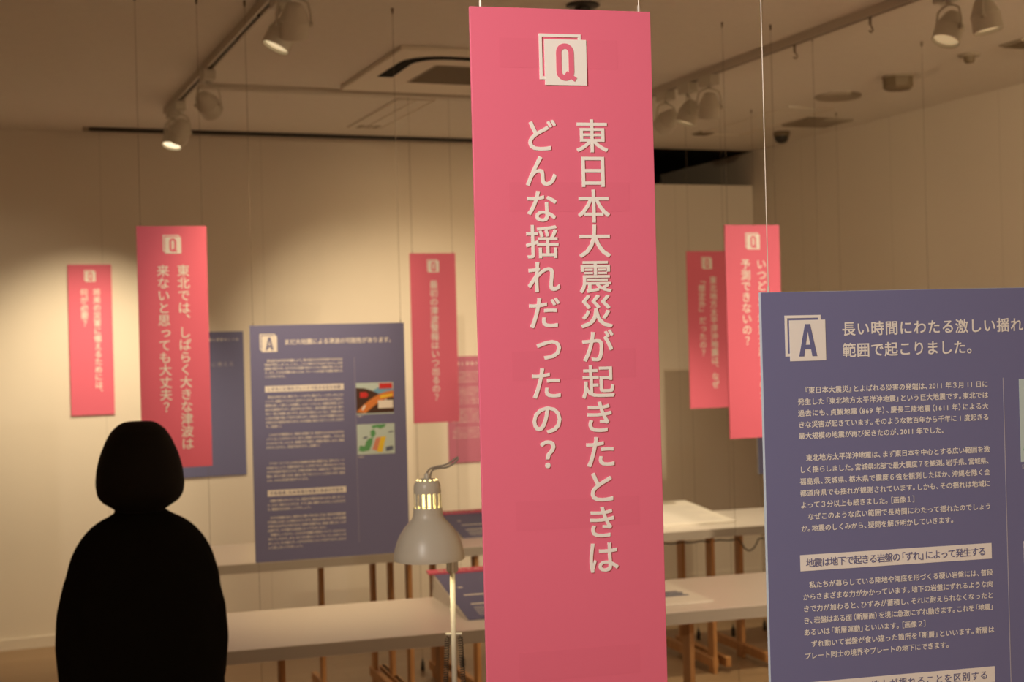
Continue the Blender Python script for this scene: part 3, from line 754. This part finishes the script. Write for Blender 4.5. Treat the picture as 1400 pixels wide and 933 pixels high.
MB().lathe([(.076, 0), (.078, -.008), (.072, -.010)], 32, cap=False).build('mount', M['gril'], dt, smooth=True)
ss = onz(1325, 77, 2.84)
sk = empty('ceiling_sensor', (ss.x, ss.y, CEIL)); tag(sk, 'small round ceiling sensor with a stem below the top right spotlights', 'sensor')
MB().lathe([(.048, 0), (.050, -.006), (.044, -.012), (.001, -.013)], 32, cap=False).build('plate', M['gril'], sk, smooth=True)
MB().lathe([(.024, -.012), (.024, -.030), (.018, -.040), (.001, -.042)], 24, cap=False).build('head', M['tan'], sk, smooth=True)
cs = onz(1068, 183, 2.84)
dm = empty('dome_camera', (cs.x, cs.y, CEIL)); tag(dm, 'small black dome camera on the ceiling near the back right corner', 'camera')
MB().lathe([(.050, 0), (.050, -.022), (.046, -.026)], 28).build('base', M['tan'], dm, smooth=True)
MB().lathe([(.045, -.024), (.042, -.045), (.034, -.060), (.018, -.068), (.001, -.070)], 28, cap=False).build('dome', M['black'], dm, smooth=True)
outline_panel(4.26, 4.55, 6.55, 7.55, 'faint square access panel on the ceiling before the dark opening', 1)
def vent(x, y, w, d, label):
    r = empty('ceiling_vent', (x, y, CEIL)); tag(r, label, 'vent')
    MB().box(-w, w, -d, d, -.010, 0).build('frame', M['gril'], r, bevel=.002)
    m = MB()
    for k in range(5): m.box(-w*.86, w*.86, -d*.8+d*.38*k, -d*.65+d*.38*k, -.014, -.010)
    m.build('slat', M['tan'], r)
vent(4.38, 4.86, .10, .07, 'thin ceiling vent at the right edge of the picture')
vent(4.29, 7.53, .05, .05, 'tiny ceiling vent above the dark opening')
bs = empty('ceiling_sensor', (2.21, 4.74, CEIL)); tag(bs, 'black round ceiling fitting peeking over the top of the foreground banner', 'sensor')
MB().lathe([(.058, 0), (.062, -.006), (.050, -.014), (.001, -.015)], 32, cap=False).build('plate', M['black'], bs, smooth=True)
m = MB(); m.lathe([(.030, -.012), (.030, -.04), (.022, -.055), (.001, -.057)], 20, cap=False); m.build('head', M['black'], bs, smooth=True)
HK = 'small white hooks on the right track'
for i, (x, y) in enumerate(((1078, 66), (1186, 29))):
    p = onz(x, y, 2.80); h = MB()
    h.tube([(0, 0, .012), (0, 0, -.02)], .005, 8); h.tube([(0, 0, -.02), (.008, 0, -.028), (.012, 0, -.040), (.004, 0, -.048), (-.006, 0, -.042)], .003, 8)
    o = h.build('track_hook', M['tan'], smooth=True); o.location = (3.30, p.y, 2.806)
    tag(o, ['small hook on the right track next to the hanging wire', 'small hook on the right track nearer the top right spotlights'][i], 'hook', HK)

# ------------------------------------------------------------------ the person
PD = 3.7
pp = at_depth(197, 933, PD)
pr_ = empty('person', (pp.x, pp.y, 0), -math.radians(6)); tag(pr_, 'person with a black bob in a black coat seen from behind, standing at left', 'person')
def ell_ring(cx, cy, z, rx, ry, n=28, p=2.2):
    out = []
    for k in range(n):
        a = 2*math.pi*k/n; c, s = math.cos(a), math.sin(a)
        out.append(Vector((cx+rx*math.copysign(abs(c)**(2/p), c), cy+ry*math.copysign(abs(s)**(2/p), s), z)))
    return out
def voxel(mb, name, m, vox, parent, smooth_it=6):
    o = mb.build('tmp', m); o.data.materials.clear()
    r = o.modifiers.new('r', 'REMESH'); r.mode = 'VOXEL'; r.voxel_size = vox
    s = o.modifiers.new('s', 'SMOOTH'); s.iterations = smooth_it; s.factor = .5
    dg = bpy.context.evaluated_depsgraph_get(); dg.update()
    me = bpy.data.meshes.new_from_object(o.evaluated_get(dg)); me.name = name
    bpy.data.objects.remove(o)
    me.materials.clear(); me.materials.append(m)
    for p in me.polygons: p.use_smooth = True; p.material_index = 0
    n = bpy.data.objects.new(name, me); C.objects.link(n); n.parent = parent
    return n
HZ = 1.327      # head centre
b = MB()
b.ell((0, .005, HZ), .070, .088, .098)                                        # skull
b.loft([ell_ring(0, .045, z, rx, ry, 20) for z, rx, ry in ((1.222, .030, .028), (1.25, .048, .045), (1.29, .060, .052))])   # jaw
b.ell((0, .097, 1.305), .011, .018, .016); b.ell((0, .092, 1.268), .022, .010, .007); b.ell((0, .085, 1.235), .020, .016, .014)
for s in (-1, 1): b.ell((s*.072, 0, 1.305), .010, .020, .030); b.ell((s*.030, .083, 1.322), .014, .010, .009)
b.loft([ell_ring(0, -.005, z, r, r, 18) for z, r in ((1.12, .060), (1.18, .048), (1.25, .048))])
b.loft([ell_ring(0, -.005, z, rx, ry) for z, rx, ry in ((.66, .150, .105), (.74, .150, .105), (.86, .130, .092), (.98, .145, .098), (1.06, .140, .090), (1.11, .105, .070), (1.16, .064, .055))])
J = {}
for s in (-1, 1):
    sh_, elb, wr = Vector((s*.130, -.005, 1.065)), Vector((s*.166, -.020, .86)), Vector((s*.158, .095, .69))
    b.tube([sh_, sh_.lerp(elb, .5), elb, elb.lerp(wr, .3), wr], [.046, .040, .034, .034, .023], 14)
    hd = (wr-elb).normalized(); hd = (hd+Vector((0, .25, -.4))).normalized(); J[s] = (wr, hd)
    side = Vector((0, 1, .35)).normalized(); side = (side-hd*side.dot(hd)).normalized(); nrm = hd.cross(side)
    pc = wr+hd*.045
    b.tube([wr-hd*.02, wr+hd*.02, wr+hd*.045, wr+hd*.075], [.022, .024, .026, .022], 12)
    for i, ln in enumerate((.062, .070, .066, .052)):
        base = wr+hd*.070+side*(.027-.018*i); cu_ = -s*1
        p1x = base+hd*ln*.45+nrm*(cu_*.004); p2x = p1x+hd*ln*.32+nrm*(cu_*.012); p3x = p2x+hd*ln*.23+nrm*(cu_*.016)
        b.tube([base-hd*.02, base, p1x, p2x, p3x], [.010, .0092, .0085, .0078, .0062], 9)
    tb = wr+hd*.028+side*.020
    b.tube([tb-side*.01, tb, tb+side*.022+hd*.022, tb+side*.026+hd*.046], [.012, .0115, .0095, .007], 9)
    b.tube([(s*.080, 0, .68), (s*.085, .005, .52), (s*.085, .0, .38), (s*.085, -.012, .25), (s*.085, -.005, .075)], [.085, .074, .055, .052, .036], 16)
    b.loft([ell_ring(s*.088, y, .035, .032, .03, 14) for y in (0,)]+[ell_ring(s*.088, .0, .09, .034, .036, 14)])
body_ = voxel(b, 'body', M['skin'], .0055, pr_, 4)
# bob haircut: cap of hair, open at the face
h = MB(); 
rows = [(1.437, .034, .038), (1.431, .049, .057), (1.415, .068, .080), (1.391, .083, .097), (1.353, .099, .110), (1.315, .109, .116), (1.277, .1125, .112), (1.248, .1085, .102), (1.231, .096, .086), (1.218, .076, .068), (1.204, .054, .050)]
h.loft([ell_ring(.003, -.012 - (.012 if z < 1.3 else 0), z, rx, ry, 36, 2.1) for z, rx, ry in rows])
hair = voxel(h, 'hair', M['hair'], .007, pr_, 5)
bm = bmesh.new(); bm.from_mesh(hair.data)                                      # carve the face opening and the hollow
dele = [f for f in bm.faces if f.calc_center_median().y > .055 and f.calc_center_median().z < 1.365 and abs(f.calc_center_median().x) < .072]
bmesh.ops.delete(bm, geom=dele, context='FACES'); bm.to_mesh(hair.data); bm.free()
sm = hair.modifiers.new('thick', 'SOLIDIFY'); sm.thickness = .012; sm.offset = -1
# coat
c = MB()
rows = [(.50, .205, .150), (.60, .204, .148), (.72, .203, .145), (.86, .200, .140), (.95, .198, .135), (1.03, .196, .124), (1.087, .181, .112), (1.115, .168, .104), (1.140, .152, .096), (1.165, .130, .086), (1.182, .106, .076), (1.197, .074, .064), (1.212, .056, .054)]
c.loft([ell_ring(.004, -.008, z, rx, ry, 40, 2.1) for z, rx, ry in rows])
for s in (-1, 1):
    c.tube([(s*.110, -.005, 1.065), (s*.145, -.008, 1.01), (s*.160, -.018, .94), (s*.165, -.024, .865), (s*.165, .035, .77), (s*.160, .085, .705)], [.048, .054, .055, .054, .050, .042], 18)
coat = voxel(c, 'coat', M['coat'], .010, pr_, 6)
# folded collar and trousers, shoes
MB().loft([ell_ring(0, -.006, z, r, r*.98, 28, 2) for z, r in ((1.185, .066), (1.215, .062), (1.222, .057), (1.20, .054), (1.185, .056))], cap=False).build('collar', M['coat'], coat, smooth=True)
t_ = MB()
for s in (-1, 1): t_.tube([(s*.085, -.005, .66), (s*.088, 0, .5), (s*.09, 0, .3), (s*.09, -.005, .07)], [.098, .090, .075, .062], 18)
voxel(t_, 'trousers', M['trouser'], .010, pr_, 4)
for s in (-1, 1):
    m = MB(); m.loft([ell_ring(s*.09, .04, z, rx, ry, 24, 2.4) for z, rx, ry in ((0, .044, .118), (.022, .046, .120), (.045, .042, .112), (.075, .038, .070), (.10, .036, .045))])
    m.build('shoe', M['shoe'], pr_, smooth=True)
